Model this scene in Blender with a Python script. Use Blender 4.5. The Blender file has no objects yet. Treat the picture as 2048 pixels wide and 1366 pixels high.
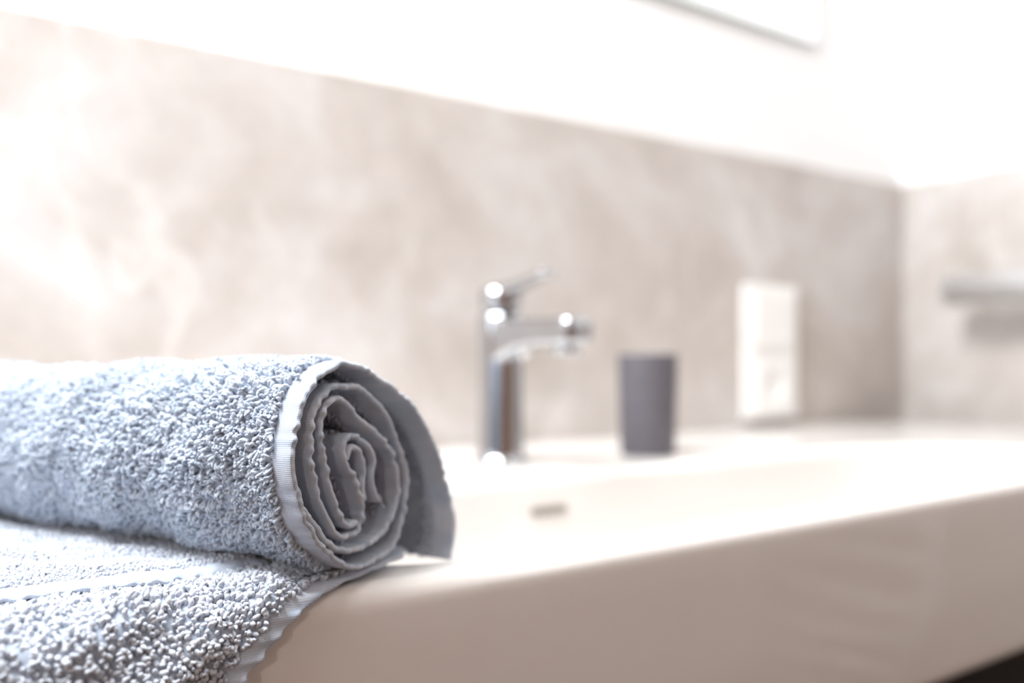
import bpy, bmesh, math, random
import numpy as np
from mathutils import Vector, Matrix

sc = bpy.context.scene
PI = math.pi
rng = np.random.default_rng(7)
random.seed(7)

# ------------------------------------------------------------------ camera
CZ = 0.962                      # camera height; the basin rim lies 92 mm lower
SN, CS = 0.549, 0.8358          # sine and cosine of the camera's heading
cam_d = bpy.data.cameras.new('camera')
cam = bpy.data.objects.new('camera', cam_d)
sc.collection.objects.link(cam)
cam.location = (0, 0, CZ)
cam.rotation_euler = (PI / 2, 0, -math.asin(SN))
cam_d.sensor_width = 36
cam_d.lens = 1650 / 2048 * 36
cam_d.shift_y = 35 / 2048
cam_d.clip_start = 0.01
cam_d.dof.use_dof = True
cam_d.dof.focus_distance = 0.302
cam_d.dof.aperture_fstop = cam_d.lens / 9.7
sc.camera = cam
YWALL = 0.757

# ------------------------------------------------------------------ world, lamps, exposure
w = bpy.data.worlds.new('world'); sc.world = w
w.use_nodes = True
w.node_tree.nodes['Background'].inputs[0].default_value = (0.85, 0.93, 1.0, 1)
w.node_tree.nodes['Background'].inputs[1].default_value = 0.6
sc.view_settings.view_transform = 'Standard'
sc.view_settings.look = 'None'
sc.view_settings.gamma = 1
sc.view_settings.use_curve_mapping = False
sc.view_settings.exposure = -0.38

def area(name, loc, target, sx, sy, power, col):
    d = bpy.data.lights.new(name, 'AREA'); d.shape = 'RECTANGLE'
    d.size, d.size_y, d.energy, d.color = sx, sy, power, col
    o = bpy.data.objects.new(name, d); sc.collection.objects.link(o)
    o.location = loc
    o.rotation_euler = (Vector(target) - Vector(loc)).to_track_quat('-Z', 'Y').to_euler()
    return o
def point(name, loc, power, rad, col):
    d = bpy.data.lights.new(name, 'POINT'); d.energy, d.shadow_soft_size, d.color = power, rad, col
    o = bpy.data.objects.new(name, d); sc.collection.objects.link(o); o.location = loc
    return o
# big ceiling light, daylight from the window in the left wall, a small wall lamp behind the camera
area('ceiling_panel_light', (-0.45, 0.36, 2.38), (-0.40, 0.42, 0), 0.9, 0.6, 52, (0.955, 0.98, 1.0))
area('window_daylight', (-1.42, 0.22, 1.55), (0.3, 0.42, 1.0), 0.7, 1.0, 8, (0.80, 0.90, 1.0))
area('upper_wall_fill', (-0.30, YWALL - 0.28, CZ + 1.18), (-0.30, YWALL - 0.10, 0.9), 1.2, 0.06, 30, (0.93, 0.97, 1.0))  # added unseen strip light, brightens the upper wall, ledge and towel top
point('small_lamp', (-0.76, -0.80, CZ + 0.40), 13, 0.014, (1.0, 0.91, 0.82))
point('spot_right', (0.9, -0.3, 2.25), 2, 0.03, (1.0, 0.96, 0.9))

# ------------------------------------------------------------------ helpers
def link(name, me, mats=(), parent=None, **props):
    o = bpy.data.objects.new(name, me)
    sc.collection.objects.link(o)
    for m in mats: me.materials.append(m)
    if parent: o.parent = parent
    for k, v in props.items(): o[k] = v
    return o
def empty(name, loc, label, cat, group=None):
    o = bpy.data.objects.new(name, None); sc.collection.objects.link(o)
    o.location = loc; o.empty_display_size = 0.02
    o['label'] = label; o['category'] = cat
    if group: o['group'] = group
    bpy.context.view_layer.update()
    return o
def bm_obj(name, bm, mat, parent=None, smooth=True, **props):
    """the mesh is written in world coordinates; below a parent it is shifted by the parent's place"""
    if parent:
        base = parent; off = Vector((0, 0, 0))
        while base: off += base.location; base = base.parent
        for v in bm.verts: v.co -= off
    bmesh.ops.recalc_face_normals(bm, faces=bm.faces)
    me = bpy.data.meshes.new(name); bm.to_mesh(me); bm.free()
    if smooth:
        for p in me.polygons: p.use_smooth = True
    return link(name, me, [mat], parent, **props)
def np_obj(name, V, Fq, mat, parent=None, uv=None, col=None, smooth=True, **props):
    V = np.asarray(V, dtype=np.float32).reshape(-1, 3).copy()
    if parent:
        base = parent
        while base: V -= np.array(base.location, dtype=np.float32); base = base.parent
    Fq = np.asarray(Fq, dtype=np.int32)
    me = bpy.data.meshes.new(name)
    me.vertices.add(len(V)); me.vertices.foreach_set('co', V.ravel())
    k = Fq.shape[1]
    me.loops.add(Fq.size); me.loops.foreach_set('vertex_index', Fq.ravel())
    me.polygons.add(len(Fq)); me.polygons.foreach_set('loop_start', np.arange(0, Fq.size, k, dtype=np.int32))
    me.update(calc_edges=True)
    me.polygons.foreach_set('use_smooth', np.full(len(Fq), smooth))
    if uv is not None:
        l = me.uv_layers.new(name='UVMap')
        l.data.foreach_set('uv', np.asarray(uv, dtype=np.float32)[Fq.ravel()].ravel())
    if col is not None:
        a = me.attributes.new('tone', 'FLOAT', 'POINT')
        a.data.foreach_set('value', np.asarray(col, dtype=np.float32))
    me.validate()
    return link(name, me, [mat], parent, **props)
def box_bm(bm, x0, y0, z0, x1, y1, z1, bev=0.0, seg=2):
    r = bmesh.ops.create_cube(bm, size=1.0)
    vs = r['verts']
    for v in vs:
        v.co = Vector(((x0 + x1) / 2 + v.co.x * (x1 - x0), (y0 + y1) / 2 + v.co.y * (y1 - y0), (z0 + z1) / 2 + v.co.z * (z1 - z0)))
    if bev:
        es = list({e for v in vs for e in v.link_edges})
        bmesh.ops.bevel(bm, geom=es, offset=bev, segments=seg, affect='EDGES', profile=0.5)
    return bm
def box(name, a, b, mat, parent=None, bev=0.0, smooth=False, **props):
    bm = bmesh.new(); box_bm(bm, *a, *b, bev=bev)
    return bm_obj(name, bm, mat, parent, smooth, **props)
def loft(bm, rings, close_ends=True):
    rv = [[bm.verts.new(p) for p in r] for r in rings]
    n = len(rings[0])
    for a, b in zip(rv, rv[1:]):
        for i in range(n):
            bm.faces.new((a[i], a[(i + 1) % n], b[(i + 1) % n], b[i]))
    if close_ends:
        bm.faces.new(rv[0][::-1]); bm.faces.new(rv[-1])
    return rv
def lathe(cx, cy, prof, n=48):
    bm = bmesh.new()
    rings = [[(cx + r * math.cos(2 * PI * i / n), cy + r * math.sin(2 * PI * i / n), z) for i in range(n)] for r, z in prof]
    loft(bm, rings)
    return bm

# ------------------------------------------------------------------ materials
def mat(name, color=(0.8, 0.8, 0.8), rough=0.5, metal=0.0, **kw):
    m = bpy.data.materials.new(name); m.use_nodes = True
    b = m.node_tree.nodes['Principled BSDF']
    b.inputs['Base Color'].default_value = (*color, 1)
    b.inputs['Roughness'].default_value = rough
    b.inputs['Metallic'].default_value = metal
    for k, v in kw.items(): b.inputs[k.replace('_', ' ')].default_value = v
    return m
def nodes(m): return m.node_tree.nodes, m.node_tree.links, m.node_tree.nodes['Principled BSDF']

def noisy(name, c1, c2, scale, rough, metal=0.0, detail=4.0, bump=0.0):
    m = mat(name, c1, rough, metal); N, L, B = nodes(m)
    tc = N.new('ShaderNodeTexCoord'); no = N.new('ShaderNodeTexNoise')
    no.inputs['Scale'].default_value = scale; no.inputs['Detail'].default_value = detail
    rp = N.new('ShaderNodeValToRGB')
    rp.color_ramp.elements[0].position = 0.35; rp.color_ramp.elements[0].color = (*c1, 1)
    rp.color_ramp.elements[1].position = 0.65; rp.color_ramp.elements[1].color = (*c2, 1)
    L.new(tc.outputs['Object'], no.inputs['Vector']); L.new(no.outputs['Fac'], rp.inputs['Fac'])
    L.new(rp.outputs['Color'], B.inputs['Base Color'])
    if bump:
        bp = N.new('ShaderNodeBump'); bp.inputs['Strength'].default_value = bump; bp.inputs['Distance'].default_value = 0.0005
        L.new(no.outputs['Fac'], bp.inputs['Height']); L.new(bp.outputs['Normal'], B.inputs['Normal'])
    return m

def tile_material():
    m = mat('stone_tile', (0.5, 0.45, 0.4), 0.42); N, L, B = nodes(m)
    tc = N.new('ShaderNodeTexCoord')
    def noise(scale, detail, rgh=0.55, dist=0.0, vec=None):
        n = N.new('ShaderNodeTexNoise'); n.inputs['Scale'].default_value = scale
        n.inputs['Detail'].default_value = detail; n.inputs['Roughness'].default_value = rgh
        n.inputs['Distortion'].default_value = dist
        L.new(vec if vec else tc.outputs['Object'], n.inputs['Vector']); return n
    def ramp(src, stops):
        r = N.new('ShaderNodeValToRGB'); cr = r.color_ramp
        while len(cr.elements) < len(stops): cr.elements.new(0.5)
        for e, (p, c) in zip(cr.elements, stops):
            e.position = p; e.color = (*c, 1)
        L.new(src, r.inputs['Fac']); return r
    m0 = N.new('ShaderNodeMapping'); m0.inputs['Location'].default_value = (3.1, 0, 1.7); L.new(tc.outputs['Object'], m0.inputs['Vector'])
    cloud = noise(5.5, 5, 0.62, 0.6, m0.outputs['Vector'])
    base = ramp(cloud.outputs['Fac'], [(0.34, (0.455, 0.412, 0.375)), (0.5, (0.54, 0.496, 0.466)), (0.66, (0.62, 0.598, 0.588))])
    fine = noise(38, 6, 0.7)
    finer = ramp(fine.outputs['Fac'], [(0.3, (0.94, 0.94, 0.94)), (0.7, (1.05, 1.05, 1.05))])
    mul = N.new('ShaderNodeMix'); mul.data_type = 'RGBA'; mul.blend_type = 'MULTIPLY'; mul.inputs['Factor'].default_value = 1
    L.new(base.outputs['Color'], mul.inputs['A']); L.new(finer.outputs['Color'], mul.inputs['B'])
    # pale veins running up to the right
    mp = N.new('ShaderNodeMapping'); mp.inputs['Rotation'].default_value = (0, math.radians(35), 0)
    mp.inputs['Scale'].default_value = (2.6, 2.2, 0.95)
    mp.inputs['Location'].default_value = (0.31, 0.0, 0.12)
    L.new(tc.outputs['Object'], mp.inputs['Vector'])
    vn = noise(2.6, 4, 0.5, 0.9, mp.outputs['Vector'])
    vein = ramp(vn.outputs['Fac'], [(0.478, (0, 0, 0)), (0.50, (1, 1, 1)), (0.522, (0, 0, 0))])
    gate = noise(5.0, 2)
    gr = ramp(gate.outputs['Fac'], [(0.46, (0, 0, 0)), (0.62, (1, 1, 1))])
    mm = N.new('ShaderNodeMath'); mm.operation = 'MULTIPLY'
    L.new(vein.outputs['Color'], mm.inputs[0]); L.new(gr.outputs['Color'], mm.inputs[1])
    m2 = N.new('ShaderNodeMath'); m2.operation = 'MULTIPLY'; m2.inputs[1].default_value = 0.30
    L.new(mm.outputs[0], m2.inputs[0])
    mx = N.new('ShaderNodeMix'); mx.data_type = 'RGBA'
    L.new(m2.outputs[0], mx.inputs['Factor']); L.new(mul.outputs['Result'], mx.inputs['A'])
    mx.inputs['B'].default_value = (0.86, 0.84, 0.82, 1)
    L.new(mx.outputs['Result'], B.inputs['Base Color'])
    return m

def cloth_material(name, c1, c2, weave):
    m = mat(name, c1, 0.92); N, L, B = nodes(m)
    B.inputs['Sheen Weight'].default_value = 0.25
    B.inputs['Sheen Roughness'].default_value = 0.5
    at = N.new('ShaderNodeAttribute'); at.attribute_name = 'tone'
    rp = N.new('ShaderNodeValToRGB')
    rp.color_ramp.elements[0].color = (*c1, 1); rp.color_ramp.elements[1].color = (*c2, 1)
    L.new(at.outputs['Fac'], rp.inputs['Fac'])
    out = rp.outputs['Color']
    if weave:
        uv = N.new('ShaderNodeUVMap'); uv.uv_map = 'UVMap'
        sx = N.new('ShaderNodeSeparateXYZ'); L.new(uv.outputs['UV'], sx.inputs[0])
        hs = []
        for ax, sp in (('X', 1 / 0.00075), ('Y', 1 / 0.0008)):
            a = N.new('ShaderNodeMath'); a.operation = 'MULTIPLY'; a.inputs[1].default_value = sp * 2 * PI
            L.new(sx.outputs[ax], a.inputs[0])
            s = N.new('ShaderNodeMath'); s.operation = 'SINE'; L.new(a.outputs[0], s.inputs[0]); hs.append(s)
        mxh = N.new('ShaderNodeMath'); mxh.operation = 'MAXIMUM'
        L.new(hs[0].outputs[0], mxh.inputs[0]); L.new(hs[1].outputs[0], mxh.inputs[1])
        # fine blue grid of threads on the pale hem, broken up by noise
        no = N.new('ShaderNodeTexNoise'); no.inputs['Scale'].default_value = 160; no.inputs['Detail'].default_value = 3
        L.new(uv.outputs['UV'], no.inputs['Vector'])
        mr = N.new('ShaderNodeMapRange'); mr.inputs['From Min'].default_value = 0.55; mr.inputs['From Max'].default_value = 1.0
        mr.inputs['To Max'].default_value = 0.55
        L.new(mxh.outputs[0], mr.inputs['Value'])
        mu = N.new('ShaderNodeMath'); mu.operation = 'MULTIPLY'
        L.new(mr.outputs[0], mu.inputs[0]); L.new(no.outputs['Fac'], mu.inputs[1])
        mu2 = N.new('ShaderNodeMath'); mu2.operation = 'MULTIPLY'; mu2.inputs[1].default_value = 2.6
        L.new(mu.outputs[0], mu2.inputs[0])
        mx = N.new('ShaderNodeMix'); mx.data_type = 'RGBA'
        L.new(mu2.outputs[0], mx.inputs['Factor']); L.new(out, mx.inputs['A'])
        mx.inputs['B'].default_value = (0.26, 0.34, 0.47, 1)
        out = mx.outputs['Result']
        # beyond the hem the ground cloth has the colour of the pile
        gt = N.new('ShaderNodeMath'); gt.operation = 'GREATER_THAN'; gt.inputs[1].default_value = 0.0098
        L.new(sx.outputs['Y'], gt.inputs[0])
        mg = N.new('ShaderNodeMix'); mg.data_type = 'RGBA'; mg.inputs['B'].default_value = (0.40, 0.46, 0.56, 1)
        L.new(gt.outputs[0], mg.inputs['Factor']); L.new(out, mg.inputs['A'])
        out = mg.outputs['Result']
        bp = N.new('ShaderNodeBump'); bp.inputs['Strength'].default_value = 0.35; bp.inputs['Distance'].default_value = 0.00015
        L.new(mxh.outputs[0], bp.inputs['Height']); L.new(bp.outputs['Normal'], B.inputs['Normal'])
    L.new(out, B.inputs['Base Color'])
    return m

M_tile = tile_material()
M_paint = noisy('white_paint', (0.90, 0.90, 0.90), (0.92, 0.92, 0.92), 30, 0.7)
M_cer = noisy('white_ceramic', (0.765, 0.73, 0.70), (0.775, 0.74, 0.71), 3, 0.09)
M_cer.node_tree.nodes['Principled BSDF'].inputs['IOR'].default_value = 1.4
M_chrome = noisy('chrome', (0.52, 0.53, 0.55), (0.55, 0.56, 0.58), 8, 0.05, 1.0)
M_slot = noisy('brushed_metal', (0.30, 0.27, 0.24), (0.34, 0.31, 0.27), 60, 0.4, 0.3)
M_brush = noisy('satin_chrome', (0.76, 0.77, 0.78), (0.80, 0.81, 0.82), 40, 0.45, 1.0)
M_dark = noisy('dark_opening', (0.03, 0.03, 0.03), (0.05, 0.05, 0.05), 20, 0.6)
M_cup = noisy('matt_grey', (0.098, 0.091, 0.106), (0.110, 0.102, 0.119), 90, 0.55, bump=0.1)
M_plast = noisy('white_plastic', (0.86, 0.85, 0.83), (0.88, 0.87, 0.85), 20, 0.35)
M_wood = noisy('dark_wood', (0.010, 0.005, 0.003), (0.018, 0.009, 0.005), 14, 0.7)
M_wood.node_tree.nodes['Principled BSDF'].inputs['Specular IOR Level'].default_value = 0.15
M_floor = noisy('brown_floor_tile', (0.07, 0.04, 0.025), (0.10, 0.06, 0.038), 5, 0.45)
M_frontw = noisy('brown_plaster', (0.19, 0.105, 0.065), (0.23, 0.13, 0.085), 5, 0.6)
M_mirror = noisy('mirror_glass', (0.95, 0.96, 0.96), (0.96, 0.97, 0.97), 2, 0.01, 1.0)
M_edge = noisy('glass_edge', (0.38, 0.46, 0.44), (0.42, 0.5, 0.48), 10, 0.2)
M_frame = noisy('window_frame_white', (0.8, 0.8, 0.8), (0.84, 0.84, 0.84), 10, 0.4)
M_pile = cloth_material('terry_pile', (0.39, 0.455, 0.55), (0.56, 0.62, 0.70), False)
M_pile2 = cloth_material('terry_pile_pale', (0.43, 0.465, 0.53), (0.59, 0.62, 0.68), False)
M_hem = cloth_material('hem_weave', (0.48, 0.55, 0.66), (0.62, 0.65, 0.71), True)

# ------------------------------------------------------------------ the room
ZB = CZ - 0.092         # top of the basin
YW = 0.757              # wall behind the basin
XW = 1.241              # right wall
XL, YF, ZC = -1.5, -1.35, 2.42
ZT = CZ + 0.277         # top edge of the tiles
S = dict(kind='structure')
box('wall_back', (XL - .1, YW + .012, 0), (XW + .15, YW + .12, ZC), M_paint, **S)
box('wall_right', (XW + .012, YF - .1, 0), (XW + .12, YW + .012, ZC), M_paint, **S)
box('trim_1', (XL, YW, 0), (XW + .012, YW + .012, ZT), M_tile, bev=.001, **S)
box('trim_2', (XW, YF, 0), (XW + .012, YW, ZT), M_tile, bev=.001, **S)
box('wall_front', (XL - .1, YF - .1, 0), (XW + .012, YF, ZC), M_frontw, **S)
# left wall with a window opening
bm = bmesh.new()
wy0, wy1, wz0, wz1 = -0.22, 0.66, 1.05, 2.05
box_bm(bm, XL - .1, YF, 0, XL, YW + .012, wz0); box_bm(bm, XL - .1, YF, wz1, XL, YW + .012, ZC)
box_bm(bm, XL - .1, YF, wz0, XL, wy0, wz1); box_bm(bm, XL - .1, wy1, wz0, XL, YW + .012, wz1)
bm_obj('wall_left', bm, M_frontw, None, False, **S)
wf = bmesh.new()
for a, b in (((wy0, wz0), (wy0 + .05, wz1)), ((wy1 - .05, wz0), (wy1, wz1)), ((wy0 + .05, wz0), (wy1 - .05, wz0 + .05)), ((wy0 + .05, wz1 - .05), (wy1 - .05, wz1)), ((.195, wz0 + .05), (.245, wz1 - .05))):
    box_bm(wf, XL - .075, a[0], a[1], XL - .03, b[0], b[1])
bm_obj('window_1', wf, M_frame, None, False, **S)
box('floor', (XL - .1, YF - .1, -.1), (XW + .12, YW + .12, 0), M_floor, **S)
box('ceiling', (XL - .1, YF - .1, ZC), (XW + .15, YW + .12, ZC + .1), M_paint, **S)

# ------------------------------------------------------------------ washbasin
def rrect(x0, y0, x1, y1, rads, z, off=0.0, n=14, m=18):
    """rounded rectangle ring; rads = (right-front, right-back, left-back, left-front); off moves it inwards"""
    pts = []
    cs = [((x1, y0), -PI / 2, rads[0], (-1, 1)), ((x1, y1), 0, rads[1], (-1, -1)), ((x0, y1), PI / 2, rads[2], (1, -1)), ((x0, y0), PI, rads[3], (1, 1))]
    corners = []
    for (cx, cy), a0, r, (sx, sy) in cs:
        ox, oy = cx + sx * r, cy + sy * r
        rr = r - off
        corners.append([(ox + rr * math.cos(a0 + PI / 2 * i / n), oy + rr * math.sin(a0 + PI / 2 * i / n), z) for i in range(n + 1)])
    for k in range(4):
        c, d = corners[k], corners[(k + 1) % 4]
        pts += c
        a, b = c[-1], d[0]
        for i in range(1, m):
            f = i / m
            pts.append((a[0] + (b[0] - a[0]) * f, a[1] + (b[1] - a[1]) * f, z))
    return pts
OX0, OY0, OX1, OY1 = -0.34, 0.310, 1.19, YW - .0005
IX0, IY0, IX1, IY1 = 0.135, 0.336, 0.93, 0.530
OR, IR = (0.09, 0.20, 0.02, 0.05), (0.10, 0.20, 0.055, 0.055)
H = 0.137
def O(z, off): return rrect(OX0, OY0, OX1, OY1, OR, ZB + z, off)
def I(z, off): return rrect(IX0, IY0, IX1, IY1, IR, ZB + z, off)
rings = [O(-H + .001, .05 if False else .018), O(-H, .015), O(-H + .002, .009), O(-H + .007, .004), O(-H + .014, .0025)]
rings += [O(-H * .5, .001), O(-.03, .0003), O(-.012, 0)]
for i in range(1, 9):
    a = PI / 2 * i / 8; rings.append(O(-.010 + .010 * math.sin(a), .009 * (1 - math.cos(a))))
rings.append(O(0, .0105))
rings.append(I(0, -.0105))
for i in range(0, 8):
    a = PI / 2 * i / 7; rings.append(I(-.009 + .009 * math.cos(a), -.009 + .009 * math.sin(a)))
rings += [I(-.03, .001), I(-.07, .004), I(-.085, .008), I(-.098, .018), I(-.104, .035), I(-.106, .05)]
bm = bmesh.new(); loft(bm, rings)
basin = empty('washbasin', (0.425, 0.53, ZB - H), 'wide white ceramic washbasin with glossy rounded front rim, below the grey tiled wall', 'washbasin')
body = bm_obj('basin_body', bm, M_cer, basin)
# overflow slot in the back of the bowl below the tap
bm = bmesh.new()
def slot(bm, xc, zc, hw, hh, y0, y1, n=10):
    r = [[(xc + s * (hw - hh) + hh * math.cos(a), y, zc + hh * math.sin(a)) for s, a in
          [(1, -PI / 2 + PI * i / n) for i in range(n + 1)] + [(-1, PI / 2 + PI * i / n) for i in range(n + 1)]] for y in (y0, y1)]
    loft(bm, r)
slot(bm, 0.382, ZB - .0275, .0175, .0036, .5275, .532)
ov = bm_obj('overflow_cover', bm, M_slot, basin, False, label='metal overflow slot')
bm = lathe(0.43, 0.433, [(0.0, ZB - .1055), (.030, ZB - .1055), (.033, ZB - .104), (.030, ZB - .1025), (.010, ZB - .100), (.0005, ZB - .0995)], 40)
bm_obj('drain', bm, M_chrome, basin)

# cabinet below
cab = empty('vanity_cabinet', (0.425, 0.55, 0.28), 'dark brown wooden vanity cabinet hung below the white washbasin', 'cabinet')
cz1 = ZB - H - .0005
box('cabinet_body', (-.30, .352, .28), (1.12, YW - .001, cz1), M_wood, cab, bev=.002)
for x0, x1 in ((-.298, .408), (.412, 1.118)):
    for z0, z1 in ((.285, .508), (.512, cz1 - .006)):
        d = box('drawer', (x0, .334, z0), (x1, .3515, z1), M_wood, cab, bev=.002)

# ------------------------------------------------------------------ tap
TX, TY = 0.393, 0.616
tap = empty('basin_tap', (TX, TY, ZB), 'tall chrome single lever basin tap standing on the ledge behind the bowl', 'tap')
prof = [(.0215, ZB + .0002), (.0225, ZB + .0015), (.0222, ZB + .004), (.0195, ZB + .0055), (.0188, ZB + .012), (.0180, ZB + .05), (.0176, ZB + .085),
        (.0180, ZB + .11), (.0186, ZB + .127), (.0178, ZB + .1305), (.013, ZB + .1325)]
bm_obj('tap_body', lathe(TX, TY, [(r_ * 1.1, z_) for r_, z_ in prof]), M_chrome, tap)
# spout reaching forwards over the bowl
def rr_section(y, zc, hw, hh, r, n=6, cx=TX):
    pts = []
    for sx, sz, a0 in ((1, -1, -PI / 2), (1, 1, 0), (-1, 1, PI / 2), (-1, -1, PI)):
        for i in range(n + 1):
            a = a0 + PI / 2 * i / n
            pts.append((cx + sx * (hw - r) + r * math.cos(a), y, zc + sz * (hh - r) + r * math.sin(a)))
    return pts
bm = bmesh.new()
secs = [(.004, .1075, .0165, .0215, .008), (-.012, .108, .0165, .0200, .008), (-.022, .1095, .0160, .0170, .007), (-.040, .1125, .0150, .0130, .006),
        (-.070, .1140, .0142, .0110, .005), (-.098, .1140, .0138, .0108, .005), (-.108, .1140, .0136, .0106, .005), (-.112, .1140, .0128, .0098, .0048), (-.1135, .1140, .0108, .0078, .004)]
loft(bm, [rr_section(TY + y, ZB + zc, hw, hh, r) for y, zc, hw, hh, r in secs])
bm_obj('spout', bm, M_chrome, tap)
bm_obj('aerator', lathe(TX, TY - .096, [(.0095, ZB + .104), (.0105, ZB + .1005), (.0105, ZB + .096), (.009, ZB + .095), (.002, ZB + .0955)], 32), M_chrome, tap)
# head and lever
bm_obj('tap_head', lathe(TX, TY, [(.0125, ZB + .1322), (.0165, ZB + .134), (.0185, ZB + .137), (.0190, ZB + .146), (.0182, ZB + .152), (.014, ZB + .1555), (.006, ZB + .157)]), M_chrome, tap)
bm = bmesh.new()
secs = [(.010, .1500, .0130, .0045, .003), (-.008, .1515, .0135, .0050, .003), (-.022, .1535, .0105, .0042, .003), (-.040, .1565, .0085, .0036, .0028), (-.058, .1600, .0078, .0026, .002), (-.070, .1622, .0080, .0028, .002), (-.073, .1627, .0068, .0020, .0015)]
loft(bm, [rr_section(TY + y, ZB + zc, hw, hh, r) for y, zc, hw, hh, r in secs])
bm_obj('lever', bm, M_chrome, tap)

# ------------------------------------------------------------------ tumbler
CX, CY = 0.545, 0.592
cup = lathe(CX, CY, [(.0235, ZB + .0003), (.0252, ZB + .0008), (.0262, ZB + .003), (.0270, ZB + .03), (.0283, ZB + .0945), (.0280, ZB + .0962), (.0270, ZB + .0966), (.0262, ZB + .0955),
                     (.0252, ZB + .06), (.0242, ZB + .008), (.02, ZB + .005), (.001, ZB + .005)], 64)
o = bm_obj('tumbler', cup, M_cup)
o['label'] = 'matt dark grey tumbler standing on the basin ledge beside the tap'; o['category'] = 'tumbler'

# ------------------------------------------------------------------ switch and socket plate
sk = empty('switch_and_socket', (.918, YW, CZ + .01), 'tall white switch and socket plate on the tiled wall', 'socket')
x0, x1, z0, z1 = .864, .972, CZ - .081, CZ + .101
box('frame', (x0, YW - .009, z0), (x1, YW - .0002, z1), M_plast, sk, bev=.003, smooth=False)
box('switch_rocker', (x0 + .014, YW - .0125, CZ + .016), (x1 - .014, YW - .0088, z1 - .012), M_plast, sk, bev=.0015)
bm = bmesh.new()
n = 40; zc = CZ - .036; xc = (x0 + x1) / 2
sq = []
for i in range(n):
    a = 2 * PI * i / n; c, s = math.cos(a), math.sin(a); k = 1 / max(abs(c), abs(s)); sq.append((c * k, s * k))
def rg(f, y): return [(xc + f(i)[0], y, zc + f(i)[1]) for i in range(n)]
circ = lambda r: (lambda i: (r * math.cos(2 * PI * i / n), r * math.sin(2 * PI * i / n)))
sqr = lambda h: (lambda i: (sq[i][0] * h, sq[i][1] * h))
loft(bm, [rg(sqr(.0395), YW - .0088), rg(sqr(.0395), YW - .0120), rg(sqr(.039), YW - .0125), rg(circ(.0215), YW - .0125), rg(circ(.0205), YW - .0118), rg(circ(.0200), YW - .0060), rg(circ(.0190), YW - .0058)])
so = bm_obj('socket_insert', bm, M_plast, sk, False)
for dx in (-.0095, .0095):
    bm = bmesh.new()
    loft(bm, [[(xc + dx + .0024 * math.cos(2 * PI * i / 16), y, zc + .0024 * math.sin(2 * PI * i / 16)) for i in range(16)] for y in (YW - .0059, YW - .0056)])
    bm_obj('pin_hole', bm, M_dark, so, False)

# ------------------------------------------------------------------ towel bar on the right wall
def tube(bm, p, q, r, n=24, cap=0.0):
    p, q = Vector(p), Vector(q); d = (q - p).normalized()
    u = d.orthogonal().normalized(); v = d.cross(u)
    L = (q - p).length
    st = [(0, r - cap), (cap, r), (L - cap, r), (L, r - cap)] if cap else [(0, r), (L, r)]
    loft(bm, [[tuple(p + d * s + (u * math.cos(2 * PI * i / n) + v * math.sin(2 * PI * i / n)) * rr) for i in range(n)] for s, rr in st])
bar = empty('towel_bar', (XW, .45, CZ + .098), 'short chrome towel bar on the right wall above the basin', 'towel bar')
bm = bmesh.new(); tube(bm, (XW - .062, .650, CZ + .098), (XW - .062, .20, CZ + .098), .0215, cap=.003)
bm_obj('rail', bm, M_brush, bar)
for y in (.55, .25):
    bm = bmesh.new(); tube(bm, (XW - .0001, y, CZ + .098), (XW - .008, y, CZ + .098), .018, cap=.002); tube(bm, (XW - .0075, y, CZ + .098), (XW - .055, y, CZ + .098), .008)
    bm_obj('bracket', bm, M_chrome, bar)

# ------------------------------------------------------------------ mirror above
mi = empty('wall_mirror', (.35, YW + .012, CZ + .46), 'large frameless mirror on the white wall, only its lower edge in view', 'mirror')
box('backing', (-.30, YW + .009, CZ + .475), (1.02, YW + .0118, CZ + 1.12), M_frame, mi)
box('glass', (-.312, YW + .005, CZ + .462), (1.032, YW + .0089, CZ + 1.13), M_mirror, mi)
box('glass_edge', (-.312, YW + .005, CZ + .4590), (1.032, YW + .0089, CZ + .4619), M_edge, mi, label='pale green polished lower edge of the mirror')

# ------------------------------------------------------------------ ladder radiator low on the right wall (seen mirrored in the basin front)
ra = empty('towel_radiator', (XW, -.22, .35), 'white ladder towel radiator low on the right wall, seen mirrored in the basin front', 'radiator')
for y in (-.40, -.05):
    bm = bmesh.new(); tube(bm, (XW - .05, y, .25), (XW - .05, y, .80), .014, cap=.003); bm_obj('upright', bm, M_frame, ra)
for z in (.32, .40, .48, .56, .64, .72):
    bm = bmesh.new(); tube(bm, (XW - .05, -.395, z), (XW - .05, -.055, z), .010); bm_obj('rung', bm, M_frame, ra)
for y in (-.40, -.05):
    for z in (.30, .75):
        bm = bmesh.new(); tube(bm, (XW - .0001, y, z), (XW - .045, y, z), .006); bm_obj('wall_mount', bm, M_frame, ra)

# ------------------------------------------------------------------ terry cloth
def smooth_noise(u, v, scale, seed, octs=5):
    """sum of random waves, u and v in metres, scale = typical feature size"""
    r = np.random.default_rng(seed); out = 0
    for k in range(octs * 3):
        th = r.uniform(0, 2 * PI); f = 2 * PI / scale * r.uniform(0.5, 1.4); ph = r.uniform(0, 2 * PI)
        out = out + np.sin((u * math.cos(th) + v * math.sin(th)) * f + ph)
    return out / math.sqrt(octs * 3 / 2)

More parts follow.
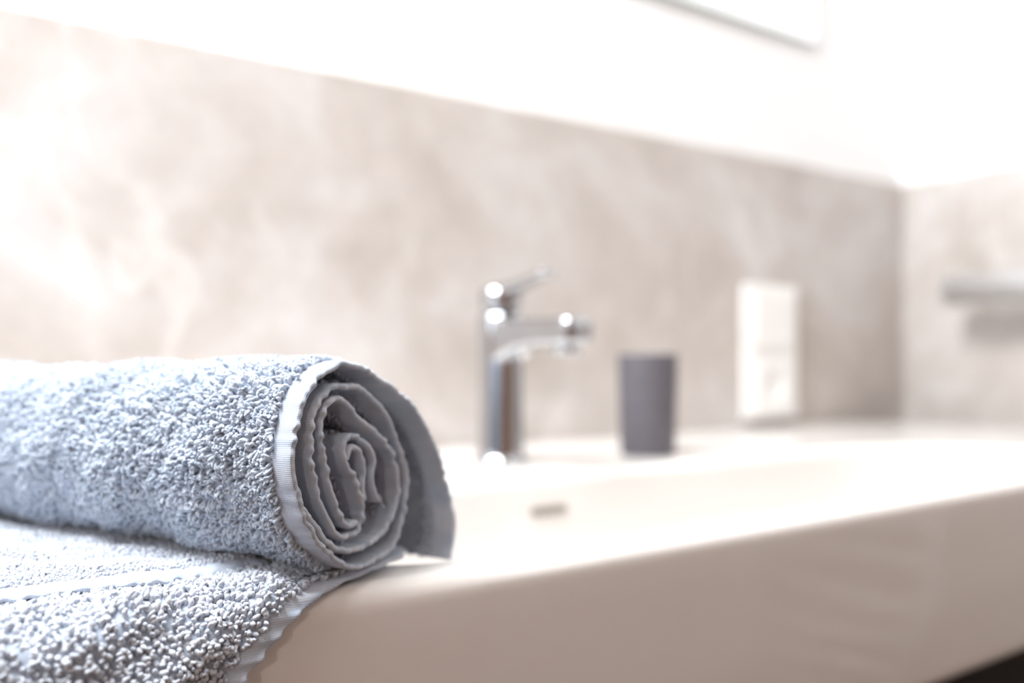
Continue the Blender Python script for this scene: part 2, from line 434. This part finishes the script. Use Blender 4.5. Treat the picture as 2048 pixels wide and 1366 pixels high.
def tufts(name, P, Nn, T1, T2, U, V, length, rad, mat_, parent, seed=1, kind_stuff=True, lean=0.75, **props):
    """bent yarn loops: one short curved round-ended tube on each point"""
    n = len(P); r = np.random.default_rng(seed)
    fa = smooth_noise(U, V, 0.012, seed + 5) * 2.2
    ang = fa + r.normal(0, 0.9, n)
    le = lean * (0.55 + 0.5 * r.random(n)) + 0.12 * smooth_noise(U, V, 0.008, seed + 9)
    D = T1 * np.cos(ang)[:, None] + T2 * np.sin(ang)[:, None]
    ln = length * (0.78 + 0.40 * r.random(n) + 0.13 * smooth_noise(U, V, 0.010, seed + 3))
    rd = rad * (0.80 + 0.4 * r.random(n))
    # neighbours gather into little clumps about 4 mm wide
    cell = 0.0042; cu, cv = np.floor(U / cell), np.floor(V / cell); best = np.full(n, 1e9); du = np.zeros(n); dv = np.zeros(n)
    for a in (-1, 0, 1):
        for b in (-1, 0, 1):
            gu, gv = cu + a, cv + b
            h1 = np.modf(np.abs(np.sin(gu * 12.9898 + gv * 78.233 + seed)) * 43758.5)[0]; h2 = np.modf(np.abs(np.sin(gu * 39.346 + gv * 11.135 + seed)) * 24634.6)[0]
            x_ = (gu + h1) * cell - U; y_ = (gv + h2) * cell - V; q_ = x_ * x_ + y_ * y_
            m_ = q_ < best; best = np.where(m_, q_, best); du = np.where(m_, x_, du); dv = np.where(m_, y_, dv)
    D = D * 0.55 * le[:, None] + (T1 * du[:, None] + T2 * dv[:, None]) / cell * 0.85
    le = np.linalg.norm(D, axis=1) + 1e-9; D = D / le[:, None]; le = np.clip(le, .1, .8)
    D2 = np.cross(Nn, D); tw = r.normal(0, 0.28, n)
    us = np.array([0.0, 0.35, 0.68, 0.90, 1.0]); fr = np.array([0.85, 1.0, 1.05, 0.80, 0.22])
    K = 5; R = len(us)
    V3 = np.zeros((n, R, K, 3))
    for i, (u, f) in enumerate(zip(us, fr)):
        c = P + Nn * (ln * (u - 0.22 * le * u * u))[:, None] + D * (ln * le * u ** 1.8)[:, None] + D2 * (ln * tw * math.sin(u * PI * 0.9))[:, None]
        # section frame follows the bend
        tan = Nn * (1 - 0.44 * le * u)[:, None] + D * (le * 1.8 * u ** 0.8)[:, None]
        tan /= np.linalg.norm(tan, axis=1)[:, None]
        b2 = D2; b1 = np.cross(b2, tan); b1 /= np.linalg.norm(b1, axis=1)[:, None]
        for k in range(K):
            a = 2 * PI * k / K
            V3[:, i, k] = c + (b1 * math.cos(a) + b2 * math.sin(a)) * (rd * f)[:, None]
    base = (np.arange(n) * R * K)[:, None, None]
    ii, kk = np.meshgrid(np.arange(R - 1), np.arange(K), indexing='ij')
    q = np.stack([ii * K + kk, ii * K + (kk + 1) % K, (ii + 1) * K + (kk + 1) % K, (ii + 1) * K + kk], -1).reshape(1, -1, 4)
    Fq = (base + q).reshape(-1, 4)
    # tips closed by one pentagon folded into quads (0,1,2,3) and (0,3,4,4 is avoided by a small repeat)
    t0 = (R - 1) * K
    cap = np.array([[t0, t0 + 1, t0 + 2, t0 + 3]]).reshape(1, 1, 4)
    Fq = np.concatenate([Fq, (base + cap).reshape(-1, 4)])
    tone = np.repeat(np.clip(0.5 + r.normal(0, 0.2, n) + 0.12 * smooth_noise(U, V, 0.02, seed + 11), 0, 1), R * K)
    if kind_stuff: props['kind'] = 'stuff'
    return np_obj(name, press(V3.reshape(-1, 3), parent is roll), Fq, mat_, parent, col=tone, **props)

def spread(umax, vmax, step, seed, v0=0.0, u0=0.0):
    r = np.random.default_rng(seed)
    nu, nv = int((umax - u0) / step), int((vmax - v0) / (step * 0.9))
    u, v = np.meshgrid(np.arange(nu), np.arange(nv), indexing='ij')
    u = u0 + (u + 0.5 * (v % 2)) * step; v = v0 + v * step * 0.9
    return (u + r.normal(0, step * 0.22, u.shape)).ravel(), (v + r.normal(0, step * 0.22, v.shape)).ravel()

# ---- the rolled towel: a folded cloth wound up; numbers are millimetres in the plane of its end
C0 = np.array([-0.06274, 0.335]); E0 = np.array([.47, .8827]); A0 = np.array([-.8827, .47])
def plan(right, fwd):      # heading-relative to room coordinates
    return right * CS + fwd * SN, -right * SN + fwd * CS
L1 = [(68.5,-96.1),(72.7,-86.8),(73.0,-76.1),(69.0,-65.8),(63.2,-52.5),(56.3,-40.5),(47.5,-29.5),(37.6,-20.3),(25.5,-13.6),(12.8,-7.7),(2.1,-3.5),(-5.6,-1.9),(-11.7,-2.5),(-20.0,-5.1),(-25.7,-8.8),(-30.6,-13.6),(-33.6,-19.5),(-36.0,-26.7),(-37.6,-34.7),(-37.4,-40.6),(-36.0,-46.7),(-33.9,-52.9),(-30.6,-60.2),(-26.8,-66.2),(-21.1,-71.9),(-15.3,-77.0),(-10.5,-80.7),(-4.3,-83.9),(3.4,-85.0),(11.4,-83.9),(21.2,-81.6),(27.0,-77.1),(30.7,-69.9),(33.0,-62.3),(34.2,-55.3),(33.0,-48.1),(29.2,-40.6),(25.5,-34.1),(21.2,-26.8),(14.1,-19.6),(7.3,-15.1),(-0.5,-11.7),(-6.8,-10.5),(-14.1,-11.1),(-20.0,-13.2),(-24.0,-16.9),(-26.6,-21.4),(-27.6,-28.1),(-27.9,-34.2),(-27.0,-41.8),(-25.5,-48.1),(-22.9,-54.6),(-19.4,-61.4),(-15.3,-66.4),(-11.7,-69.2),(-7.4,-70.8),(-1.8,-70.5),(2.1,-67.1),(2.8,-60.2),(1.4,-54.2),(-2.4,-48.4),(-6.8,-42.6),(-9.1,-37.6),(-9.1,-33.6),(-6.8,-31.4),(-1.8,-31.8),(4.7,-34.4),(8.7,-38.5),(10.3,-43.7),(9.4,-48.7),(10.0,-53.8),(13.9,-60.2)]
L2 = [(-35.7,-46.7),(-34.4,-51.4),(-31.2,-57.1),(-24.6,-64.7),(-16.5,-71.6),(-8.1,-76.5),(3.4,-76.8),(14.1,-74.7),(21.2,-69.6),(25.8,-62.9),(27.7,-55.4),(25.8,-46.4),(21.2,-38.1),(11.4,-30.4),(1.4,-25.1),(-4.3,-20.3),(-8.7,-16.9),(-13.5,-15.8),(-18.3,-17.2),(-21.4,-21.7),(-22.3,-27.0),(-21.7,-33.2),(-20.2,-39.5),(-18.3,-47.5),(-14.1,-56.7),(-9.9,-63.4),(-5.6,-66.9),(-0.8,-65.8)]
L3 = [(-7.1,-40.2),(-6.2,-37.1),(-4.3,-35.2),(-0.5,-36.4),(2.3,-40.4),(3.6,-46.3),(2.8,-52.0),(3.6,-57.9)]
def resample(L, step=0.0008):
    P = np.array(L) / 1000.0
    # Catmull-Rom
    Q = []
    for i in range(len(P) - 1):
        p0, p1, p2, p3 = P[max(i - 1, 0)], P[i], P[i + 1], P[min(i + 2, len(P) - 1)]
        for f in np.linspace(0, 1, 12, endpoint=False):
            Q.append(0.5 * ((2 * p1) + (p2 - p0) * f + (2 * p0 - 5 * p1 + 4 * p2 - p3) * f ** 2 + (3 * p1 - p0 - 3 * p2 + p3) * f ** 3))
    Q.append(P[-1]); Q = np.array(Q)
    s = np.concatenate([[0], np.cumsum(np.linalg.norm(np.diff(Q, axis=0), axis=1))])
    n = int(s[-1] / step); t = np.linspace(0, s[-1], n)
    R = np.stack([np.interp(t, s, Q[:, 0]), np.interp(t, s, Q[:, 1])], 1)
    for _ in range(2):
        R[1:-1] = (R[:-2] + 2 * R[1:-1] + R[2:]) / 4
    return t, R

def sep(X, Y):
    """height (below the camera) of the surface on which the roll presses into the folded towel"""
    rt = X * CS - Y * SN - C0[0]; fw = X * SN + Y * CS - C0[1]
    t_, s_ = rt * E0[0] + fw * E0[1], rt * A0[0] + fw * A0[1]
    near = -.0856 + .0059 * np.clip((s_ - .015) / .03, 0, 1)
    far = -.1005 + .0133 * np.clip(s_ / .07, 0, 1)
    b = np.clip((t_ - .045) / .015, 0, 1)
    out = near * (1 - b) + far * b
    beyond = (t_ < -.029) | (t_ > .11) | (s_ < -.03)
    return out, beyond
def press(P, upper):
    z = P[..., 2] - CZ
    d, beyond = sep(P[..., 0], P[..., 1])
    z2 = np.maximum(z, d + .0002) if upper else np.maximum(np.minimum(z, d - .0001), np.minimum(z, -.0914))
    P[..., 2] = CZ + np.where(beyond & (not upper), z, z2)
    return P
def sheet_point(t, R, arc, s, lift, wav, seed):
    """room position of the cloth at arc length 'arc', depth s behind the end, lift = offset along its normal (left of the path)"""
    x = np.interp(arc, t, R[:, 0]); z = np.interp(arc, t, R[:, 1])
    e = 0.0012
    dx = np.interp(arc + e, t, R[:, 0]) - np.interp(arc - e, t, R[:, 0]); dz = np.interp(arc + e, t, R[:, 1]) - np.interp(arc - e, t, R[:, 1])
    l = np.hypot(dx, dz) + 1e-9
    nx, nz = -dz / l, dx / l                       # left of travel direction
    fade = np.exp(-np.maximum(s, 0) / 0.012)
    rip = wav * fade * (np.sin(arc * 2 * PI / 0.0085 + 3.0 * np.sin(arc * 130 + seed) + 2 * np.sin(arc * 310)) * 0.35 + 0.45 * smooth_noise(arc, arc * 0, 0.011, seed, 3))
    big = 0.0010 * smooth_noise(arc, s, 0.045, seed + 40) * (1 - np.exp(-np.maximum(s, 0) / 0.02))
    o = lift + rip + big
    x = x + nx * o; z = z + nz * o
    lim = -0.0962 + (0.0962 - 0.0815) * np.clip(s / 0.035, 0, 1)
    lim2 = -0.1000 + (0.1000 - 0.0862) * np.clip(s / 0.07, 0, 1)
    lim = lim + (lim2 - lim) * np.clip((x - .045) / .015, 0, 1)
    z = np.where(z < lim, lim + (z - lim) * 0.12, z)
    z = z - .006 * np.clip(s / .18, 0, 1) * np.clip((z + .085) / .085, 0, 1)
    # edge scallops along the axis
    sc_ = 0.0004 * smooth_noise(arc, arc * 0, 0.02, seed + 70, 2) * np.exp(-np.maximum(s, 0) / 0.004) * np.sin(arc * 2 * PI / 0.0058 + seed)
    ss = s + sc_
    r = C0[0] + E0[0] * x + A0[0] * ss; f = C0[1] + E0[1] * x + A0[1] * ss
    X, Y = plan(r, f)
    return np.stack([X, Y, CZ + z], -1), (nx, nz)

roll = empty('rolled_towel', tuple(float(v) for v in (*plan(C0[0] + A0[0] * .15, C0[1] + A0[1] * .15), ZB + .008)),
             'pale blue terry towel rolled up, lying on the folded towel', 'towel')
HEM = 0.0098
def build_sheet(name, L, length, seed, u_from=0.0, th=0.0012, hemmat=M_hem, pname='cloth'):
    t, R = resample(L)
    arcs = np.arange(0, t[-1], 0.0008)
    ss = np.concatenate([np.linspace(0, HEM, 8), np.linspace(HEM + .002, .03, 8), np.linspace(.035, length, max(3, int(length / .008)))])
    AA, SS = np.meshgrid(arcs, ss, indexing='ij')
    rows = []
    # cross profile: side A (lift +th) from far to front, rounded lip, side B back to far
    prof = [(s_, th) for s_ in ss[::-1]] + [(-.0006, th * .8), (-.0010, 0), (-.0006, -th * .8)] + [(s_, -th) for s_ in ss]
    S_ = np.array([p[0] for p in prof]); Lf = np.array([p[1] for p in prof])
    AA = np.repeat(arcs[:, None], len(S_), 1); SS = np.repeat(S_[None], len(arcs), 0); LL = np.repeat(Lf[None], len(arcs), 0)
    P, _ = sheet_point(t, R, AA, SS, LL, 0.00048, seed)
    m = len(S_); n = len(arcs)
    i, j = np.meshgrid(np.arange(n - 1), np.arange(m - 1), indexing='ij')
    Fq = np.stack([i * m + j, (i + 1) * m + j, (i + 1) * m + j + 1, i * m + j + 1], -1).reshape(-1, 4)
    uv = np.stack([AA.ravel(), SS.ravel()], -1)
    tone = np.clip(0.5 + 0.25 * smooth_noise(AA, SS * 0.2, 0.012, seed + 2), 0, 1).ravel()
    return np_obj(pname, press(P, True), Fq, hemmat, roll, uv=uv, col=tone), t, R

def pile_on(t, R, a0, a1, s0, s1, side, step, length, rad, seed, pname='pile', mat_=None, sd=3):
    u, s = spread(a1, s1, step, seed, v0=s0, u0=a0)
    P, _ = sheet_point(t, R, u, s, 0.0010 * side, 0.00048, sd)
    e = 0.0012
    Pu, _ = sheet_point(t, R, u + e, s, 0.0005 * side, 0.0, sd); P0, _ = sheet_point(t, R, u - e, s, 0.0005 * side, 0.0, sd)
    T1 = Pu - P0; T1 /= np.linalg.norm(T1, axis=1)[:, None] + 1e-12
    ax = np.array([*plan(A0[0], A0[1]), 0.0]); T2 = np.repeat(ax[None], len(u), 0)
    Nn = np.cross(T1, T2); Nn /= np.linalg.norm(Nn, axis=1)[:, None] + 1e-12
    # orient: lift direction
    Pl, _ = sheet_point(t, R, u, s, 0.0015 * side, 0.0, sd); Pm, _ = sheet_point(t, R, u, s, 0.0, 0.0, sd)
    sg = np.sign(np.sum(Nn * (Pl - Pm), axis=1)); sg[sg == 0] = 1
    Nn *= sg[:, None]
    return tufts(pname, P, Nn, T1, T2, u, s, length, rad, mat_ or M_pile, roll, seed)

LEN = 0.29
c1, t1, R1 = build_sheet('cloth', L1, LEN, 3)
c1['label'] = 'flat woven hem edge of the outer wrap'
c2, t2, R2 = build_sheet('cloth', L2, .14, 5, pname='inner_layer')
c3, t3, R3 = build_sheet('cloth', L3, .10, 8, pname='inner_layer')
# which side is outwards: path runs over the top from right to left, so outwards is to the right of travel (side -1)
iout = float(t1[np.argmin(np.hypot(R1[:, 0] - .0034, R1[:, 1] + .085))])
pile_on(t1, R1, 0.004, iout + .035, HEM, LEN - .004, -1, 0.00142, .0032, .00074, 21)
pile_on(t1, R1, 0.0, iout + .02, HEM + .002, .075, 1, 0.00180, .0017, .0006, 22)
pile_on(t1, R1, iout + .02, float(t1[-1]) - .002, HEM, .034, 1, 0.0018, .0020, .0006, 23)
pile_on(t1, R1, iout + .035, float(t1[-1]) - .002, HEM, .034, -1, 0.0018, .0020, .0006, 24)
pile_on(t2, R2, 0.0, float(t2[-1]), HEM, .034, 1, 0.0018, .0018, .0006, 25, sd=5)
pile_on(t2, R2, 0.0, float(t2[-1]), HEM, .034, -1, 0.0018, .0018, .0006, 26, sd=5)
pile_on(t3, R3, 0.0, float(t3[-1]), HEM, .034, 1, 0.0018, .0012, .0005, 27, sd=8)
# a loose thread at the inner end
bm = bmesh.new()
th = [(12.5, -56.5), (14.0, -59), (14.6, -61), (16.0, -62.6)]
pr = None
for (a, b), (c, d) in zip(th, th[1:]):
    p = sheet_point(np.array([0., 1.]), np.array([[a / 1000, b / 1000]] * 2), np.array([0.5]), np.array([-.001]), 0, 0, 1)[0][0]
    q = sheet_point(np.array([0., 1.]), np.array([[c / 1000, d / 1000]] * 2), np.array([0.5]), np.array([-.0015]), 0, 0, 1)[0][0]
    tube(bm, p, q, .00035, 8)
o = bm_obj('loose_thread', bm, M_hem, roll, label='loose thread end in the centre of the roll')

# ---- the folded towel below it
fold = empty('folded_towel', (-.02, .42, ZB), 'pale grey blue terry towel folded flat under the roll, draped over the basin rim', 'towel')
# lower layer: cross profile from the back ledge forwards, over the rim and down; arc length v
prof = [(.60, -.0885), (.50, -.0885), (.42, -.0885), (.37, -.0884), (.350, -.0880), (.335, -.0875), (.322, -.0876), (.312, -.0893), (.3045, -.0940), (.3015, -.1010), (.3005, -.112), (.3000, -.130), (.3000, -.150), (.3005, -.185)]
PY = np.array([p[0] for p in prof]); PZ = np.array([p[1] for p in prof])
PV = np.concatenate([[0], np.cumsum(np.hypot(np.diff(PY), np.diff(PZ)))])
vv = np.linspace(0, PV[-1], 400)
yy, zz = np.interp(vv, PV, PY), np.interp(vv, PV, PZ)
k = np.ones(13) / 13
yy[6:-6] = np.convolve(yy, k, 'valid'); zz[6:-6] = np.convolve(zz, k, 'valid')
def VY(v): return np.interp(v, vv, yy)
def VZ(v): return np.interp(v, vv, zz)
# right border of the lower layer: room x as a function of v
bv = [(0, .150), (.22, .152), (.25, .168), (.268, .160), (.280, .140), (.290, .118), (.298, .105), (.306, .095), (.318, .083), (.335, .070), (.36, .055), (.42, .030)]
vrim = float(vv[np.argmin(np.abs(yy - .312))])
BV = np.array([b[0] for b in bv]) + (vrim - .2885); BX = np.array([b[1] for b in bv])
XMIN = -.16
def low_pt(g, v, lift):
    """g = distance from the right border measured to the left"""
    xr = np.interp(v, BV, BX) + 0.0007 * np.sin(v * 2 * PI / .0065) * np.exp(-g / .006)
    x = xr - g
    e = .0015
    dy, dz = VY(v + e) - VY(v - e), VZ(v + e) - VZ(v - e); l = np.hypot(dy, dz) + 1e-9
    ny, nz = dz / l, -dy / l          # outwards / up
    drape = np.clip((v - (vrim - .02)) / .03, 0, 1)
    puff = .0035 * drape * np.clip(g / .05, 0, 1) + .0012 * smooth_noise(x, v, .03, 61) * np.clip(g / .02, 0, 1) * (.35 + drape) \
        + .0008 * np.exp(-g / .012) * np.sin(v * 2 * PI / .0065 + 1)*(.25 + drape)
    puff = np.maximum(puff, -.0008)
    o = lift + puff
    return np.stack([x, VY(v) + ny * o, CZ + VZ(v) + nz * o], -1), np.stack([0 * ny, ny, nz], -1)
def grid_faces(n, m):
    i, j = np.meshgrid(np.arange(n - 1), np.arange(m - 1), indexing='ij')
    return np.stack([i * m + j, (i + 1) * m + j, (i + 1) * m + j + 1, i * m + j + 1], -1).reshape(-1, 4)
va = np.arange(.0, PV[-1] - .001, .0011)
prof2 = [(g, -.0008) for g in (.30, .2, .12, .08, .05, .03, .018, .012, .006, .002)] + [(0, -.0007), (-.0008, 0), (0, .0008)] + [(g, .0010) for g in (.001, .002, .003, .005, .007, .0095, .012, .016, *[.02 + .005 * q_ for q_ in range(40)], .3)]
G = np.repeat(np.array([p[0] for p in prof2])[None], len(va), 0); LF = np.repeat(np.array([p[1] for p in prof2])[None], len(va), 0); VV = np.repeat(va[:, None], len(prof2), 1)
xr_ = np.interp(VV, BV, BX); G = np.minimum(G, xr_ - XMIN)
P, _ = low_pt(G, VV, LF)
np_obj('cloth', press(P, False), grid_faces(len(va), len(prof2)), M_hem, fold, uv=np.stack([VV.ravel(), G.ravel()], -1), col=np.clip(.6 + .2 * smooth_noise(VV, G, .012, 9), 0, 1).ravel(),
       label='lower layer with woven hem hanging over the rim')
def low_pile(v0, v1, step, length, rad, seed, gmax=.34):
    v, g = spread(v1, gmax, step, seed, v0=.0105, u0=v0)
    ok = (np.interp(v, BV, BX) - g) > XMIN; v, g = v[ok], g[ok]
    P, Nn = low_pt(g, v, .0007)
    T1 = np.zeros_like(Nn); T1[:, 0] = 1; T2 = np.cross(Nn, T1)
    return tufts('pile', P, Nn, T1, T2, v, g, length, rad, M_pile2, fold, seed)
low_pile(vrim - .045, PV[-1] - .004, .0018, .0031, .00088, 31)
low_pile(.02, vrim - .045, .0022, .0018, .0008, 32)
# upper layer: flat, its front border is a hem
UY = .3335
def up_pt(x, q, lift):
    """q = distance behind the front hem border"""
    sag = .0008 * smooth_noise(x, q, .04, 71)
    xe = np.clip((x - .035) / .06, 0, 1)
    z = -.0817 - .0018 * np.exp(-q / .004) - .0022 * xe + sag * np.clip(q / .01, 0, 1) + .0005 * np.sin(x * 2 * PI / .008) * np.exp(-q / .005)
    y = UY + .006 * xe ** 1.5 + q + .0006 * np.sin(x * 2 * PI / .0073) * np.exp(-q / .003) + .0012 * np.sin(x * 60)
    return np.stack([x, y, CZ + z + lift], -1)
xa = np.arange(XMIN, .104, .0011)
prof3 = [(q, -.0011) for q in (*[.24 - .006 * k_ for k_ in range(37)], .01, .003)] + [(0, -.0011), (-.0011, 0), (0, .0012)] + [(q, .0013) for q in (.002, .004, .006, .008, .011, .015, *[.018 + .006 * k_ for k_ in range(38)])]
Q = np.repeat(np.array([p[0] for p in prof3])[None], len(xa), 0); LF = np.repeat(np.array([p[1] for p in prof3])[None], len(xa), 0); XX = np.repeat(xa[:, None], len(prof3), 1)
np_obj('upper_fold', press(up_pt(XX, Q, LF), False), grid_faces(len(xa), len(prof3)), M_hem, fold, uv=np.stack([XX.ravel(), Q.ravel()], -1), col=np.clip(.5 + .2 * smooth_noise(XX, Q, .012, 19), 0, 1).ravel())
x, q = spread(.100, .235, .00165, 41, v0=.0072, u0=XMIN + .002)
P = up_pt(x, q, .0008); Nn = np.zeros_like(P); Nn[:, 2] = 1; T1 = np.zeros_like(P); T1[:, 0] = 1; T2 = np.zeros_like(P); T2[:, 1] = 1
tufts('pile', P, Nn, T1, T2, x, q, .0017, .0007, M_pile2, fold, 42, lean=.5)
